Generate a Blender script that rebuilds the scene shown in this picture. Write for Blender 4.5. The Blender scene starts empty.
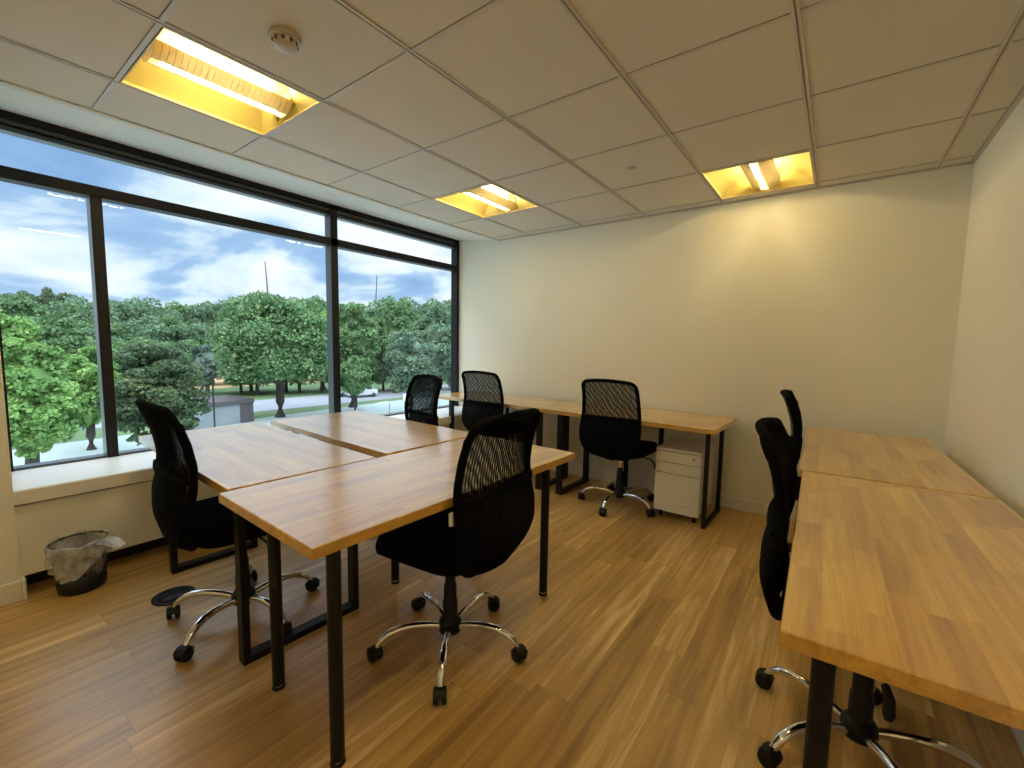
import bpy, math, random
import numpy as np
from mathutils import Vector, Matrix

random.seed(7)
SC = bpy.context.scene
COL = SC.collection
PI = math.pi

# ------------------------------------------------------------------ materials
def mat(name):
    m = bpy.data.materials.new(name); m.use_nodes = True
    nt = m.node_tree
    return m, nt, nt.nodes['Principled BSDF']

def simple(name, col, rough=0.5, metal=0.0, spec=0.5, bump=0.0, bscale=300, coat=0.0, var=0.0, vscale=4):
    m, nt, b = mat(name)
    b.inputs['Base Color'].default_value = (*col, 1)
    b.inputs['Roughness'].default_value = rough
    b.inputs['Metallic'].default_value = metal
    b.inputs['Specular IOR Level'].default_value = spec
    b.inputs['Coat Weight'].default_value = coat
    tc = nt.nodes.new('ShaderNodeTexCoord')
    if bump > 0:
        n = nt.nodes.new('ShaderNodeTexNoise'); n.inputs['Scale'].default_value = bscale
        n.inputs['Detail'].default_value = 3
        nt.links.new(tc.outputs['Object'], n.inputs['Vector'])
        bp = nt.nodes.new('ShaderNodeBump'); bp.inputs['Strength'].default_value = bump
        bp.inputs['Distance'].default_value = 0.002
        nt.links.new(n.outputs['Fac'], bp.inputs['Height'])
        nt.links.new(bp.outputs['Normal'], b.inputs['Normal'])
    if var > 0:
        n = nt.nodes.new('ShaderNodeTexNoise'); n.inputs['Scale'].default_value = vscale
        n.inputs['Detail'].default_value = 4
        nt.links.new(tc.outputs['Object'], n.inputs['Vector'])
        r = nt.nodes.new('ShaderNodeMapRange')
        r.inputs['To Min'].default_value = 1 - var; r.inputs['To Max'].default_value = 1 + var
        nt.links.new(n.outputs['Fac'], r.inputs['Value'])
        mx = nt.nodes.new('ShaderNodeVectorMath'); mx.operation = 'SCALE'
        mx.inputs[0].default_value = col
        nt.links.new(r.outputs['Result'], mx.inputs['Scale'])
        nt.links.new(mx.outputs['Vector'], b.inputs['Base Color'])
    return m

def math_node(nt, op, a, b=None, c=None):
    n = nt.nodes.new('ShaderNodeMath'); n.operation = op
    for i, v in enumerate((a, b, c)):
        if v is None: continue
        if isinstance(v, (int, float)): n.inputs[i].default_value = v
        else: nt.links.new(v, n.inputs[i])
    return n.outputs[0]

def plank_material(name, L, H, cols, rough, grain, coat=0.0, seam=0.0, swap=False, spec=0.5, streak=0.4, rvar=0.06, coatrough=0.15, clump=0.0):
    """staves of length L along X (Y if swap), width H, each of its own tone, with grain"""
    m, nt, b = mat(name)
    tc = nt.nodes.new('ShaderNodeTexCoord')
    sp = nt.nodes.new('ShaderNodeSeparateXYZ'); nt.links.new(tc.outputs['Object'], sp.inputs[0])
    X, Y, Z = sp.outputs
    if swap: X, Y = Y, X
    v = math_node(nt, 'DIVIDE', Y, H)
    row = math_node(nt, 'FLOOR', v)
    wn = nt.nodes.new('ShaderNodeTexWhiteNoise'); wn.noise_dimensions = '1D'
    nt.links.new(row, wn.inputs['W'])
    u = math_node(nt, 'ADD', math_node(nt, 'DIVIDE', X, L), math_node(nt, 'MULTIPLY', wn.outputs['Value'], 7.3))
    cell = math_node(nt, 'FLOOR', u)
    cv = nt.nodes.new('ShaderNodeCombineXYZ'); nt.links.new(cell, cv.inputs[0]); nt.links.new(row, cv.inputs[1])
    wn2 = nt.nodes.new('ShaderNodeTexWhiteNoise'); wn2.noise_dimensions = '2D'
    nt.links.new(cv.outputs[0], wn2.inputs['Vector'])
    # grain coordinates: stretched along the stave, shifted per stave
    sx = math_node(nt, 'ADD', math_node(nt, 'MULTIPLY', X, 1.6), math_node(nt, 'MULTIPLY', wn2.outputs['Value'], 31.0))
    sy = math_node(nt, 'MULTIPLY', Y, 26.0)
    gv = nt.nodes.new('ShaderNodeCombineXYZ'); nt.links.new(sx, gv.inputs[0]); nt.links.new(sy, gv.inputs[1]); nt.links.new(math_node(nt,'MULTIPLY',Z,26.0), gv.inputs[2])
    n1 = nt.nodes.new('ShaderNodeTexNoise'); n1.inputs['Scale'].default_value = 1.0; n1.inputs['Detail'].default_value = 5
    n1.inputs['Roughness'].default_value = 0.6; n1.inputs['Distortion'].default_value = 0.6
    nt.links.new(gv.outputs[0], n1.inputs['Vector'])
    gv2 = nt.nodes.new('ShaderNodeVectorMath'); gv2.operation = 'MULTIPLY'; gv2.inputs[1].default_value = (2.0, 7.0, 7.0)
    nt.links.new(gv.outputs[0], gv2.inputs[0])
    n2 = nt.nodes.new('ShaderNodeTexNoise'); n2.inputs['Scale'].default_value = 1.0; n2.inputs['Detail'].default_value = 3
    nt.links.new(gv2.outputs[0], n2.inputs['Vector'])
    ramp = nt.nodes.new('ShaderNodeValToRGB')
    el = ramp.color_ramp.elements
    for i, (p, c) in enumerate(cols):
        e = el[i] if i < 2 else el.new(p)
        e.position = p; e.color = (*c, 1)
    t = math_node(nt, 'ADD', math_node(nt, 'MULTIPLY', wn2.outputs['Value'], 1 - streak),
                  math_node(nt, 'MULTIPLY', math_node(nt, 'SUBTRACT', math_node(nt, 'MULTIPLY', n1.outputs['Fac'], 2.6), 0.8), streak))
    nt.links.new(t, ramp.inputs['Fac'])
    g = math_node(nt, 'ADD', math_node(nt, 'MULTIPLY', n2.outputs['Fac'], grain), 1 - grain * 0.5)
    if seam > 0:
        fu = math_node(nt, 'FRACT', u); fv = math_node(nt, 'FRACT', v)
        e1 = math_node(nt, 'LESS_THAN', math_node(nt, 'MULTIPLY', fu, L), 0.0022)
        e2 = math_node(nt, 'LESS_THAN', math_node(nt, 'MULTIPLY', fv, H), 0.0020)
        e = math_node(nt, 'MAXIMUM', e1, e2)
        g = math_node(nt, 'MULTIPLY', g, math_node(nt, 'SUBTRACT', 1.0, math_node(nt, 'MULTIPLY', e, seam)))
    sc = nt.nodes.new('ShaderNodeVectorMath'); sc.operation = 'SCALE'
    nt.links.new(ramp.outputs['Color'], sc.inputs[0]); nt.links.new(g, sc.inputs['Scale'])
    nt.links.new(sc.outputs['Vector'], b.inputs['Base Color'])
    rr = math_node(nt, 'ADD', math_node(nt, 'MULTIPLY', n1.outputs['Fac'], rvar * 2), rough - rvar)
    nt.links.new(rr, b.inputs['Roughness'])
    b.inputs['Coat Weight'].default_value = coat; b.inputs['Coat Roughness'].default_value = coatrough; b.inputs['Coat IOR'].default_value = 2.0
    b.inputs['Specular IOR Level'].default_value = spec
    bp = nt.nodes.new('ShaderNodeBump'); bp.inputs['Strength'].default_value = 0.06; bp.inputs['Distance'].default_value = 0.001
    nt.links.new(n1.outputs['Fac'], bp.inputs['Height'])
    nt.links.new(bp.outputs['Normal'], b.inputs['Normal'])
    if coat > 0: nt.links.new(bp.outputs['Normal'], b.inputs['Coat Normal'])
    return m

M = {}
M['wall'] = simple('wall_paint', (0.82, 0.80, 0.70), 0.75, bump=0.25, bscale=180)
M['wallcool'] = simple('wall_paint_white', (0.86, 0.84, 0.77), 0.7, bump=0.25, bscale=180)
M['skirt'] = simple('skirting_paint', (0.80, 0.78, 0.72), 0.45)
M['tile'] = simple('ceiling_tile', (0.64, 0.60, 0.52), 0.95, bump=0.5, bscale=500, var=0.03, vscale=2)
M['tee'] = simple('ceiling_tee', (0.55, 0.51, 0.46), 0.5)
M['tee_dark'] = simple('ceiling_tee_groove', (0.34, 0.31, 0.27), 0.8)
M['cove'] = simple('cove_paint', (0.72, 0.71, 0.68), 0.6)
M['sill'] = simple('sill_paint', (0.82, 0.81, 0.78), 0.35)
M['black_gap'] = simple('dark_gap', (0.02, 0.02, 0.02), 0.8)
M['alu'] = simple('window_frame_dark', (0.010, 0.009, 0.010), 0.5, spec=0.25)
M['alu_edge'] = simple('window_frame_gasket_and_sheen', (0.07, 0.08, 0.09), 0.3, metal=0.2)
M['floor'] = plank_material('oak_floor', 1.22, 0.131,
    [(0.0, (0.29, 0.165, 0.052)), (0.35, (0.48, 0.29, 0.092)), (0.65, (0.62, 0.39, 0.13)), (1.0, (0.92, 0.70, 0.36))],
    0.36, 0.35, coat=0.25, seam=0.35, swap=True, spec=0.5, streak=0.62, rvar=0.05, coatrough=0.3)
M['wood'] = plank_material('oak_butcher_block', 0.34, 0.058,
    [(0.0, (0.38, 0.17, 0.022)), (0.4, (0.58, 0.31, 0.045)), (0.75, (0.70, 0.41, 0.072)), (1.0, (0.84, 0.56, 0.15))],
    0.34, 0.55, coat=1.0, spec=0.7, streak=0.50, rvar=0.06, coatrough=0.2)
M['steel'] = simple('black_powder_coat', (0.006, 0.006, 0.0065), 0.45, spec=0.3, bump=0.2, bscale=900)
M['chrome'] = simple('chrome', (0.86, 0.85, 0.84), 0.09, metal=1.0)
M['plastic'] = simple('black_plastic', (0.007, 0.007, 0.0075), 0.45, spec=0.3, bump=0.15, bscale=600)
M['fabric'] = simple('black_fabric', (0.0045, 0.0045, 0.005), 0.95, spec=0.06, bump=0.6, bscale=900)
M['tag'] = simple('white_tag', (0.75, 0.75, 0.75), 0.5)
M['cab'] = simple('white_lacquer', (0.80, 0.78, 0.73), 0.38)
M['cab_gap'] = simple('drawer_gap', (0.10, 0.09, 0.08), 0.7)
M['lock'] = simple('lock_metal', (0.25, 0.24, 0.22), 0.3, metal=1)
M['badge'] = simple('faint_badge', (0.50, 0.49, 0.46), 0.4)
M['reflector'] = simple('lamp_reflector', (0.50, 0.42, 0.13), 0.38, metal=0.0, spec=0.6)
M['basket'] = simple('lamp_basket', (0.62, 0.45, 0.17), 0.45, spec=0.5)
def _bk():
    m = M['basket']; nt = m.node_tree; b = nt.nodes['Principled BSDF']
    tl = nt.nodes.new('ShaderNodeBsdfTranslucent'); tl.inputs['Color'].default_value = (0.86, 0.78, 0.52, 1)
    mx = nt.nodes.new('ShaderNodeMixShader'); mx.inputs['Fac'].default_value = 0.03
    nt.links.new(b.outputs[0], mx.inputs[1]); nt.links.new(tl.outputs[0], mx.inputs[2])
    nt.links.new(mx.outputs[0], nt.nodes['Material Output'].inputs['Surface'])
_bk()
M['detector'] = simple('detector_plastic', (0.46, 0.44, 0.38), 0.5)
M['detector_dark'] = simple('detector_slot', (0.06, 0.05, 0.04), 0.6)

def emis(name, col, s):
    m, nt, b = mat(name)
    b.inputs['Base Color'].default_value = (*col, 1)
    b.inputs['Emission Color'].default_value = (*col, 1)
    b.inputs['Emission Strength'].default_value = s
    return m
M['tube'] = emis('fluorescent_tube', (1.0, 0.85, 0.50), 42)
M['tube_low'] = emis('fluorescent_tube_low', (1.0, 0.86, 0.52), 92)
M['tube_dimmed'] = emis('fluorescent_tube_dimmed', (1.0, 0.84, 0.46), 46)  # same tube turned down to weaken the glow on the back wall

def mesh_fabric(name, base, amp, ang=0.0, scale=9.0):
    m, nt, b = mat(name)
    b.inputs['Base Color'].default_value = (0.005, 0.005, 0.0055, 1); b.inputs['Roughness'].default_value = 0.9
    b.inputs['Specular IOR Level'].default_value = 0.06
    tc = nt.nodes.new('ShaderNodeTexCoord')
    mp = nt.nodes.new('ShaderNodeMapping'); mp.inputs['Rotation'].default_value = (0, ang, 0)
    nt.links.new(tc.outputs['Object'], mp.inputs['Vector'])
    w = nt.nodes.new('ShaderNodeTexWave'); w.bands_direction = 'X'
    w.inputs['Scale'].default_value = scale; w.inputs['Distortion'].default_value = 2.6
    w.inputs['Detail'].default_value = 0.0; w.inputs['Detail Scale'].default_value = 1.3
    nt.links.new(mp.outputs[0], w.inputs['Vector'])
    f = math_node(nt, 'ADD', math_node(nt, 'MULTIPLY', math_node(nt, 'POWER', w.outputs['Fac'], 0.8), amp), base)
    tr = nt.nodes.new('ShaderNodeBsdfTransparent')
    mx = nt.nodes.new('ShaderNodeMixShader')
    nt.links.new(f, mx.inputs['Fac']); nt.links.new(b.outputs[0], mx.inputs[1]); nt.links.new(tr.outputs[0], mx.inputs[2])
    nt.links.new(mx.outputs[0], nt.nodes['Material Output'].inputs['Surface'])
    return m
M['net'] = mesh_fabric('black_net', 0.19, 0.42, ang=math.radians(38), scale=9)
M['net3'] = mesh_fabric('black_net_rear', 0.26, 0.30, ang=math.radians(22), scale=14)
M['net2'] = mesh_fabric('black_net_backing', 0.01, 0.10, ang=math.radians(-40), scale=12)

def glass_mat():
    m = bpy.data.materials.new('window_glass'); m.use_nodes = True; nt = m.node_tree; nt.nodes.clear()
    out = nt.nodes.new('ShaderNodeOutputMaterial')
    tr = nt.nodes.new('ShaderNodeBsdfTransparent'); tr.inputs['Color'].default_value = (0.93, 0.97, 0.97, 1)
    gl = nt.nodes.new('ShaderNodeBsdfGlossy'); gl.inputs['Roughness'].default_value = 0.0
    gl.inputs['Color'].default_value = (.45, .45, .45, 1)
    fr = nt.nodes.new('ShaderNodeFresnel'); fr.inputs['IOR'].default_value = 1.5
    mx = nt.nodes.new('ShaderNodeMixShader')
    nt.links.new(fr.outputs[0], mx.inputs['Fac']); nt.links.new(tr.outputs[0], mx.inputs[1]); nt.links.new(gl.outputs[0], mx.inputs[2])
    nt.links.new(mx.outputs[0], out.inputs['Surface'])
    return m
M['glass'] = glass_mat()

def film_mat():
    m, nt, b = mat('clear_bin_liner')
    b.inputs['Base Color'].default_value = (0.90, 0.92, 0.94, 1); b.inputs['Roughness'].default_value = 0.25
    tr = nt.nodes.new('ShaderNodeBsdfTransparent')
    n = nt.nodes.new('ShaderNodeTexNoise'); n.inputs['Scale'].default_value = 18; n.inputs['Detail'].default_value = 4
    tc = nt.nodes.new('ShaderNodeTexCoord'); nt.links.new(tc.outputs['Object'], n.inputs['Vector'])
    rp = nt.nodes.new('ShaderNodeMapRange'); rp.inputs['From Min'].default_value = 0.35; rp.inputs['From Max'].default_value = 0.7
    rp.inputs['To Min'].default_value = 0.80; rp.inputs['To Max'].default_value = 0.35
    nt.links.new(n.outputs['Fac'], rp.inputs['Value'])
    mx = nt.nodes.new('ShaderNodeMixShader'); nt.links.new(rp.outputs[0], mx.inputs['Fac'])
    nt.links.new(b.outputs[0], mx.inputs[1]); nt.links.new(tr.outputs[0], mx.inputs[2])
    nt.links.new(mx.outputs[0], nt.nodes['Material Output'].inputs['Surface'])
    return m
M['film'] = film_mat()
def bin_mesh_mat():
    m, nt, b = mat('black_wire_mesh')
    b.inputs['Base Color'].default_value = (0.03, 0.03, 0.032, 1); b.inputs['Roughness'].default_value = 0.5
    tr = nt.nodes.new('ShaderNodeBsdfTransparent')
    mx = nt.nodes.new('ShaderNodeMixShader'); mx.inputs['Fac'].default_value = 0.5
    nt.links.new(b.outputs[0], mx.inputs[1]); nt.links.new(tr.outputs[0], mx.inputs[2])
    nt.links.new(mx.outputs[0], nt.nodes['Material Output'].inputs['Surface'])
    return m
M['wire'] = bin_mesh_mat()

def leaf_mat(name, c1, c2, c3):
    m, nt, b = mat(name)
    geo = nt.nodes.new('ShaderNodeNewGeometry')
    tc = nt.nodes.new('ShaderNodeTexCoord')
    n = nt.nodes.new('ShaderNodeTexNoise'); n.inputs['Scale'].default_value = 0.55; n.inputs['Detail'].default_value = 2
    nt.links.new(tc.outputs['Object'], n.inputs['Vector'])
    t = math_node(nt, 'ADD', math_node(nt, 'MULTIPLY', geo.outputs['Random Per Island'], 0.45),
                  math_node(nt, 'SUBTRACT', math_node(nt, 'MULTIPLY', n.outputs['Fac'], 1.7), 0.55))
    r = nt.nodes.new('ShaderNodeValToRGB'); el = r.color_ramp.elements
    el[0].position = 0.1; el[0].color = (*c1, 1); el[1].position = 0.5; el[1].color = (*c2, 1)
    e = el.new(0.95); e.color = (*c3, 1)
    nt.links.new(t, r.inputs['Fac'])
    nt.links.new(r.outputs['Color'], b.inputs['Base Color'])
    b.inputs['Roughness'].default_value = 0.6; b.inputs['Specular IOR Level'].default_value = 0.35
    tl = nt.nodes.new('ShaderNodeBsdfTranslucent'); nt.links.new(r.outputs['Color'], tl.inputs['Color'])
    mx = nt.nodes.new('ShaderNodeMixShader'); mx.inputs['Fac'].default_value = 0.3
    nt.links.new(b.outputs[0], mx.inputs[1]); nt.links.new(tl.outputs[0], mx.inputs[2])
    nt.links.new(mx.outputs[0], nt.nodes['Material Output'].inputs['Surface'])
    return m
M['leaf_bright'] = leaf_mat('leaf_bright', (0.112, 0.224, 0.067), (0.243, 0.419, 0.127), (0.430, 0.622, 0.208))
M['leaf_mid'] = leaf_mat('leaf_mid', (0.080, 0.170, 0.069), (0.167, 0.290, 0.124), (0.290, 0.427, 0.186))
M['leaf_far_hazed'] = leaf_mat('leaf_far_hazed', (0.117, 0.210, 0.131), (0.182, 0.288, 0.160), (0.268, 0.381, 0.210))  # paler and bluer: distance haze mixed into the leaf colour
M['leaf_dark'] = leaf_mat('leaf_dark', (0.064, 0.108, 0.058), (0.110, 0.170, 0.082), (0.202, 0.242, 0.109))
M['leaf_blue'] = leaf_mat('leaf_blue', (0.092, 0.145, 0.119), (0.165, 0.231, 0.185), (0.251, 0.323, 0.251))
M['leaf_teal'] = leaf_mat('leaf_teal', (0.105, 0.179, 0.122), (0.172, 0.258, 0.171), (0.254, 0.352, 0.222))
M['bark'] = simple('bark', (0.075, 0.06, 0.05), 0.9, var=0.3, vscale=3)
M['grass'] = simple('park_grass', (0.12, 0.19, 0.08), 0.9, var=0.35, vscale=0.12)
M['road'] = simple('road_asphalt', (0.30, 0.30, 0.33), 0.85, var=0.1, vscale=0.3)
M['paving'] = simple('pale_paving', (0.40, 0.47, 0.45), 0.8, var=0.12, vscale=0.5)
M['sandfield'] = simple('tan_field', (0.62, 0.42, 0.22), 0.9, var=0.08, vscale=0.1)
M['concrete'] = simple('concrete_wall', (0.28, 0.31, 0.33), 0.8, var=0.3, vscale=0.45)
M['roofing'] = simple('dark_roofing', (0.10, 0.09, 0.10), 0.8)
M['vanwhite'] = simple('van_white', (0.75, 0.76, 0.80), 0.35)
M['cardark'] = simple('car_dark', (0.05, 0.06, 0.07), 0.3)
M['metal_light'] = simple('pole_white', (0.75, 0.77, 0.80), 0.4)
M['metal_dark'] = simple('pole_dark', (0.03, 0.03, 0.03), 0.5)
M['mast'] = simple('mast_grey', (0.16, 0.19, 0.23), 0.6)
M['barrier'] = simple('barrier_red', (0.25, 0.05, 0.05), 0.5)

# ------------------------------------------------------------------ mesh builder
class MB:
    def __init__(s): s.v = []; s.f = []; s.mi = []; s.smooth = []
    def add(s, V, Fs, mi=0, smooth=False):
        o = len(s.v); s.v += [tuple(p) for p in V]
        for f in Fs: s.f.append(tuple(i + o for i in f)); s.mi.append(mi); s.smooth.append(smooth)
    def box(s, x0, x1, y0, y1, z0, z1, mi=0):
        V = [(x0,y0,z0),(x1,y0,z0),(x1,y1,z0),(x0,y1,z0),(x0,y0,z1),(x1,y0,z1),(x1,y1,z1),(x0,y1,z1)]
        s.add(V, [(0,3,2,1),(4,5,6,7),(0,1,5,4),(1,2,6,5),(2,3,7,6),(3,0,4,7)], mi)
    def bbox(s, x0, x1, y0, y1, z0, z1, b=0.003, mi=0):
        """box with chamfered edges"""
        x = (x0+x1)/2; y = (y0+y1)/2; z = (z0+z1)/2; hx=(x1-x0)/2; hy=(y1-y0)/2; hz=(z1-z0)/2
        b = min(b, hx*.9, hy*.9, hz*.9)
        V = []; idx = {}
        for sx in (-1,1):
            for sy in (-1,1):
                for sz in (-1,1):
                    for a in range(3):
                        q = [sx*(hx-b), sy*(hy-b), sz*(hz-b)]
                        q[a] = (sx*hx, sy*hy, sz*hz)[a]
                        idx[(sx,sy,sz,a)] = len(V); V.append((x+q[0], y+q[1], z+q[2]))
        F = []
        for a in range(3):
            o = [i for i in range(3) if i != a]
            for sgn in (-1,1):
                q = []
                for (p, r) in ((-1,-1),(1,-1),(1,1),(-1,1)):
                    k = [0,0,0]; k[a] = sgn; k[o[0]] = p; k[o[1]] = r
                    q.append(idx[(*k, a)])
                if (sgn > 0) == (a == 1): q.reverse()
                F.append(tuple(q))
        for a in range(3):   # edges running along a
            o = [i for i in range(3) if i != a]
            for p in (-1,1):
                for r in (-1,1):
                    k1 = [0,0,0]; k1[a] = -1; k1[o[0]] = p; k1[o[1]] = r
                    k2 = list(k1); k2[a] = 1
                    F.append((idx[(*k1,o[0])], idx[(*k2,o[0])], idx[(*k2,o[1])], idx[(*k1,o[1])]))
        for sx in (-1,1):
            for sy in (-1,1):
                for sz in (-1,1): F.append(tuple(idx[(sx,sy,sz,a)] for a in range(3)))
        s.add(V, F, mi)
    def lathe(s, prof, c=(0,0,0), n=24, mi=0, smooth=True, cap=True, axis='z'):
        V = []; F = []
        for (r, z) in prof:
            for k in range(n):
                a = 2*PI*k/n; p = (r*math.cos(a), r*math.sin(a), z)
                if axis == 'y': p = (p[0], p[2], p[1])
                if axis == 'x': p = (p[2], p[0], p[1])
                V.append((c[0]+p[0], c[1]+p[1], c[2]+p[2]))
        for i in range(len(prof)-1):
            for k in range(n):
                k2 = (k+1) % n
                F.append((i*n+k, i*n+k2, (i+1)*n+k2, (i+1)*n+k))
        s.add(V, F, mi, smooth)
        if cap:
            s.add(V[:n], [tuple(reversed(range(n)))], mi); s.add(V[-n:], [tuple(range(n))], mi)
    def sweep(s, pts, rx, ry=None, n=10, closed=False, mi=0, up=(0,0,1), cap=True, sq=False):
        """tube along pts; rx sideways radius, ry radius in the up direction; lists allowed"""
        P = [Vector(p) for p in pts]; N = len(P); up = Vector(up)
        rxs = rx if isinstance(rx, (list, tuple)) else [rx]*N
        rys = rxs if ry is None else (ry if isinstance(ry, (list, tuple)) else [ry]*N)
        V = []; F = []
        for i in range(N):
            if closed: t = P[(i+1)%N] - P[i-1]
            else: t = P[min(i+1,N-1)] - P[max(i-1,0)]
            t.normalize()
            sd = t.cross(up)
            if sd.length < 1e-3: sd = t.cross(Vector((1,0,0.01)))
            sd.normalize(); u = sd.cross(t)
            for k in range(n):
                a = 2*PI*k/n
                if sq: a += PI/4; ca = math.copysign(1, math.cos(a)); sa = math.copysign(1, math.sin(a))
                else: ca = math.cos(a); sa = math.sin(a)
                V.append(P[i] + sd*rxs[i]*ca + u*rys[i]*sa)
        M_ = N if closed else N-1
        for i in range(M_):
            j = (i+1) % N
            for k in range(n):
                k2 = (k+1) % n
                F.append((i*n+k, i*n+k2, j*n+k2, j*n+k))
        s.add(V, F, mi, not sq)
        if cap and not closed:
            s.add(V[:n], [tuple(range(n))], mi); s.add(V[-n:], [tuple(reversed(range(n)))], mi)
    def grid(s, G, mi=0, smooth=True, flip=False):
        R = len(G); Cn = len(G[0]); V = [p for row in G for p in row]; F = []
        for i in range(R-1):
            for j in range(Cn-1):
                f = (i*Cn+j, i*Cn+j+1, (i+1)*Cn+j+1, (i+1)*Cn+j)
                F.append(f[::-1] if flip else f)
        s.add(V, F, mi, smooth)
    def build(s, name, mats, parent=None, kind=None, loc=None, label=None):
        me = bpy.data.meshes.new(name)
        me.from_pydata(s.v, [], s.f)
        if not isinstance(mats, (list, tuple)): mats = [mats]
        for m in mats: me.materials.append(m)
        me.polygons.foreach_set('material_index', s.mi)
        me.polygons.foreach_set('use_smooth', s.smooth)
        me.update()
        o = bpy.data.objects.new(name, me); COL.objects.link(o)
        if parent is not None: o.parent = parent
        if loc is not None: o.location = loc
        if kind: o['kind'] = kind
        if label: o['label'] = label
        return o

def box(*a): m = MB(); m.box(*a); return m
def thing(name, label, cat, loc=(0,0,0), rz=0.0, group=None):
    o = bpy.data.objects.new(name, None); COL.objects.link(o)
    o.location = loc; o.rotation_euler = (0,0,rz); o['label'] = label; o['category'] = cat
    o.empty_display_size = 0.1
    if group: o['group'] = group
    return o
def tag(o, label, cat, group=None):
    o['label'] = label; o['category'] = cat
    if group: o['group'] = group
    return o
def copy_tree(o, parent=None):
    c = o.copy(); COL.objects.link(c)
    if parent is not None: c.parent = parent; c.matrix_parent_inverse = o.matrix_parent_inverse.copy()
    for ch in list(o.children): copy_tree(ch, c)
    return c

# ------------------------------------------------------------------ room constants
H = 2.378; W = 4.014; XA = 3.2577; SX = 0.6; Y4 = -0.1248; SY = 0.61347
XF = -0.135       # inner face of the window frames
YP = -3.55        # pier beside the window bay
YB = -5.25        # wall behind the camera
XG = 0.448       # edge of the tiled ceiling towards the window
SILL = 0.535

# floor
box(0.18, W+.1, YB-.1, 0.1, -0.12, 0).build('floor', M['floor'], kind='structure')
# walls
box(-0.225, W+.1, 0, 0.15, -0.1, 2.75).build('wall_back', M['wall'], kind='structure')
box(W, W+.15, YB, 0.0, -0.1, 2.75).build('wall_right', M['wallcool'], kind='structure')
box(0.0, W, YB-.15, YB, -0.1, 2.75).build('wall_front', M['wall'], kind='structure')
box(-0.225, 0.34, YB, YP, -0.1, 2.75).build('wall_left', M['wallcool'], kind='structure')
# skirting
m = MB(); m.bbox(0.335, W, -0.016, 0.0, 0, 0.098, .004); m.build('baseboard_back', M['skirt'], kind='structure')
m = MB(); m.bbox(W-0.016, W, YB, -0.016, 0, 0.10, .004); m.build('baseboard_right', M['skirt'], kind='structure')
m = MB(); m.bbox(0.34, 0.358, YB, YP, 0, 0.10, .004); m.bbox(0.30, 0.358, YP, YP+.016, 0, 0.10, .004)
m.build('baseboard_left', M['skirt'], kind='structure')
# parapet under the window: boxed panel, shadow line, sill board, recessed plinth
m = MB(); m.box(-0.24, 0.305, YP, 0, 0.10, 0.452); m.build('wall_window', M['wallcool'], kind='structure')
m = MB(); m.box(-0.24, 0.295, YP, 0, 0.452, 0.462); m.box(-0.24, 0.18, YP, 0, -0.1, 0.10)
m.build('trim_1', M['black_gap'], kind='structure')
m = MB(); m.bbox(-0.26, 0.332, YP, 0, 0.462, SILL, .006); m.build('trim_2', M['sill'], kind='structure')

# ------------------------------------------------------------------ ceiling
m = MB()
cols = [XG] + [XA + i*SX for i in (-4,-3,-2,-1,0,1)] + [W]
rows = [0.0] + [Y4 - k*SY for k in range(0, 9)]
rows = [r for r in rows if r > YB] + [YB]
lights_cells = [(1, 5), (1, 2), (4, 1), (4, 5), (4, 8)]   # (column index, row index)
for ci in range(len(cols)-1):
    for ri in range(len(rows)-1):
        if (ci, ri) in lights_cells: continue
        x0, x1 = cols[ci], cols[ci+1]; y1, y0 = rows[ri], rows[ri+1]
        m.box(x0, x1, y0, y1, H+0.004, H+0.022)
m.box(XG, W, YB, 0, H+.30, H+.40)
m.build('ceiling', M['tile'], kind='structure')
m = MB()
for x in cols[1:-1]:
    for s_ in (-1, 1):
        m.box(x+s_*0.0085-0.0045, x+s_*0.0085+0.0045, YB, 0, H-0.001, H+0.009)
    m.box(x-0.005, x+0.005, YB, 0, H+0.003, H+0.009, 1)
for y in rows[1:-1]:
    for a, b in zip(cols[:-1], cols[1:]):
        m.box(a+.013, b-.013, y-0.0085, y+0.0085, H, H+0.008)
        m.box(a+.013, b-.013, y-0.0105, y-0.0085, H+.002, H+0.008, 1)
m.box(XG, W, -0.018, 0, H-0.004, H+.008); m.box(W-.018, W, YB, 0, H-0.004, H+.008)
m.box(XG, W, -0.022, -.018, H+.002, H+.008, 1); m.box(W-.022, W-.018, YB, 0, H+.002, H+.008, 1)
m.build('trim_3', [M['tee'], M['tee_dark']], kind='structure')
# sloping white cove between the tiles and the window head
m = MB()
prof = [(XG+.004, H-.004), (XG-.016, H-.010), (XG-.020, H+.004), (XF-.02, 2.452), (XF-.02, 2.49), (XG+.004, H+.04)]
n = len(prof); V = [(x, YP, z) for x, z in prof] + [(x, 0, z) for x, z in prof]
m.add(V, [(i, (i+1) % n, (i+1) % n + n, i+n) for i in range(n)] + [tuple(range(n)), tuple(range(2*n-1, n-1, -1))])
m.build('trim_4', M['cove'], kind='structure')
box(-0.24, W+.1, YB-.1, 0.12, 2.74, 2.9).build('ceiling_slab', M['wall'], kind='structure')
box(-0.24, XF-.02, YP, 0, 2.49, 2.74).build('wall_window_head', M['alu'], kind='structure')

# ------------------------------------------------------------------ window
GX = -0.205                  # glass plane
XO = -0.225
m = MB()
A = M['alu']
# head: stepped profile
m.box(XO, XF, YP, 0, 2.415, 2.50)
m.box(XO, XF-.02, YP, 0, 2.392, 2.415, 1)
m.box(XO, XF-.04, YP, 0, 2.378, 2.392)
m.box(XO, XF-.025, YP, 0, 2.356, 2.378, 1)
# bottom rail, jambs
m.box(XO, XF-.01, YP, 0, SILL, 0.548, 1)
m.box(XO, XF, YP, -3.508, SILL, 2.43)
m.box(XO, XF, -0.040, 0, SILL, 2.43)
# transom
m.box(XO, XF, -3.508, -0.040, 2.102, 2.165)
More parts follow.
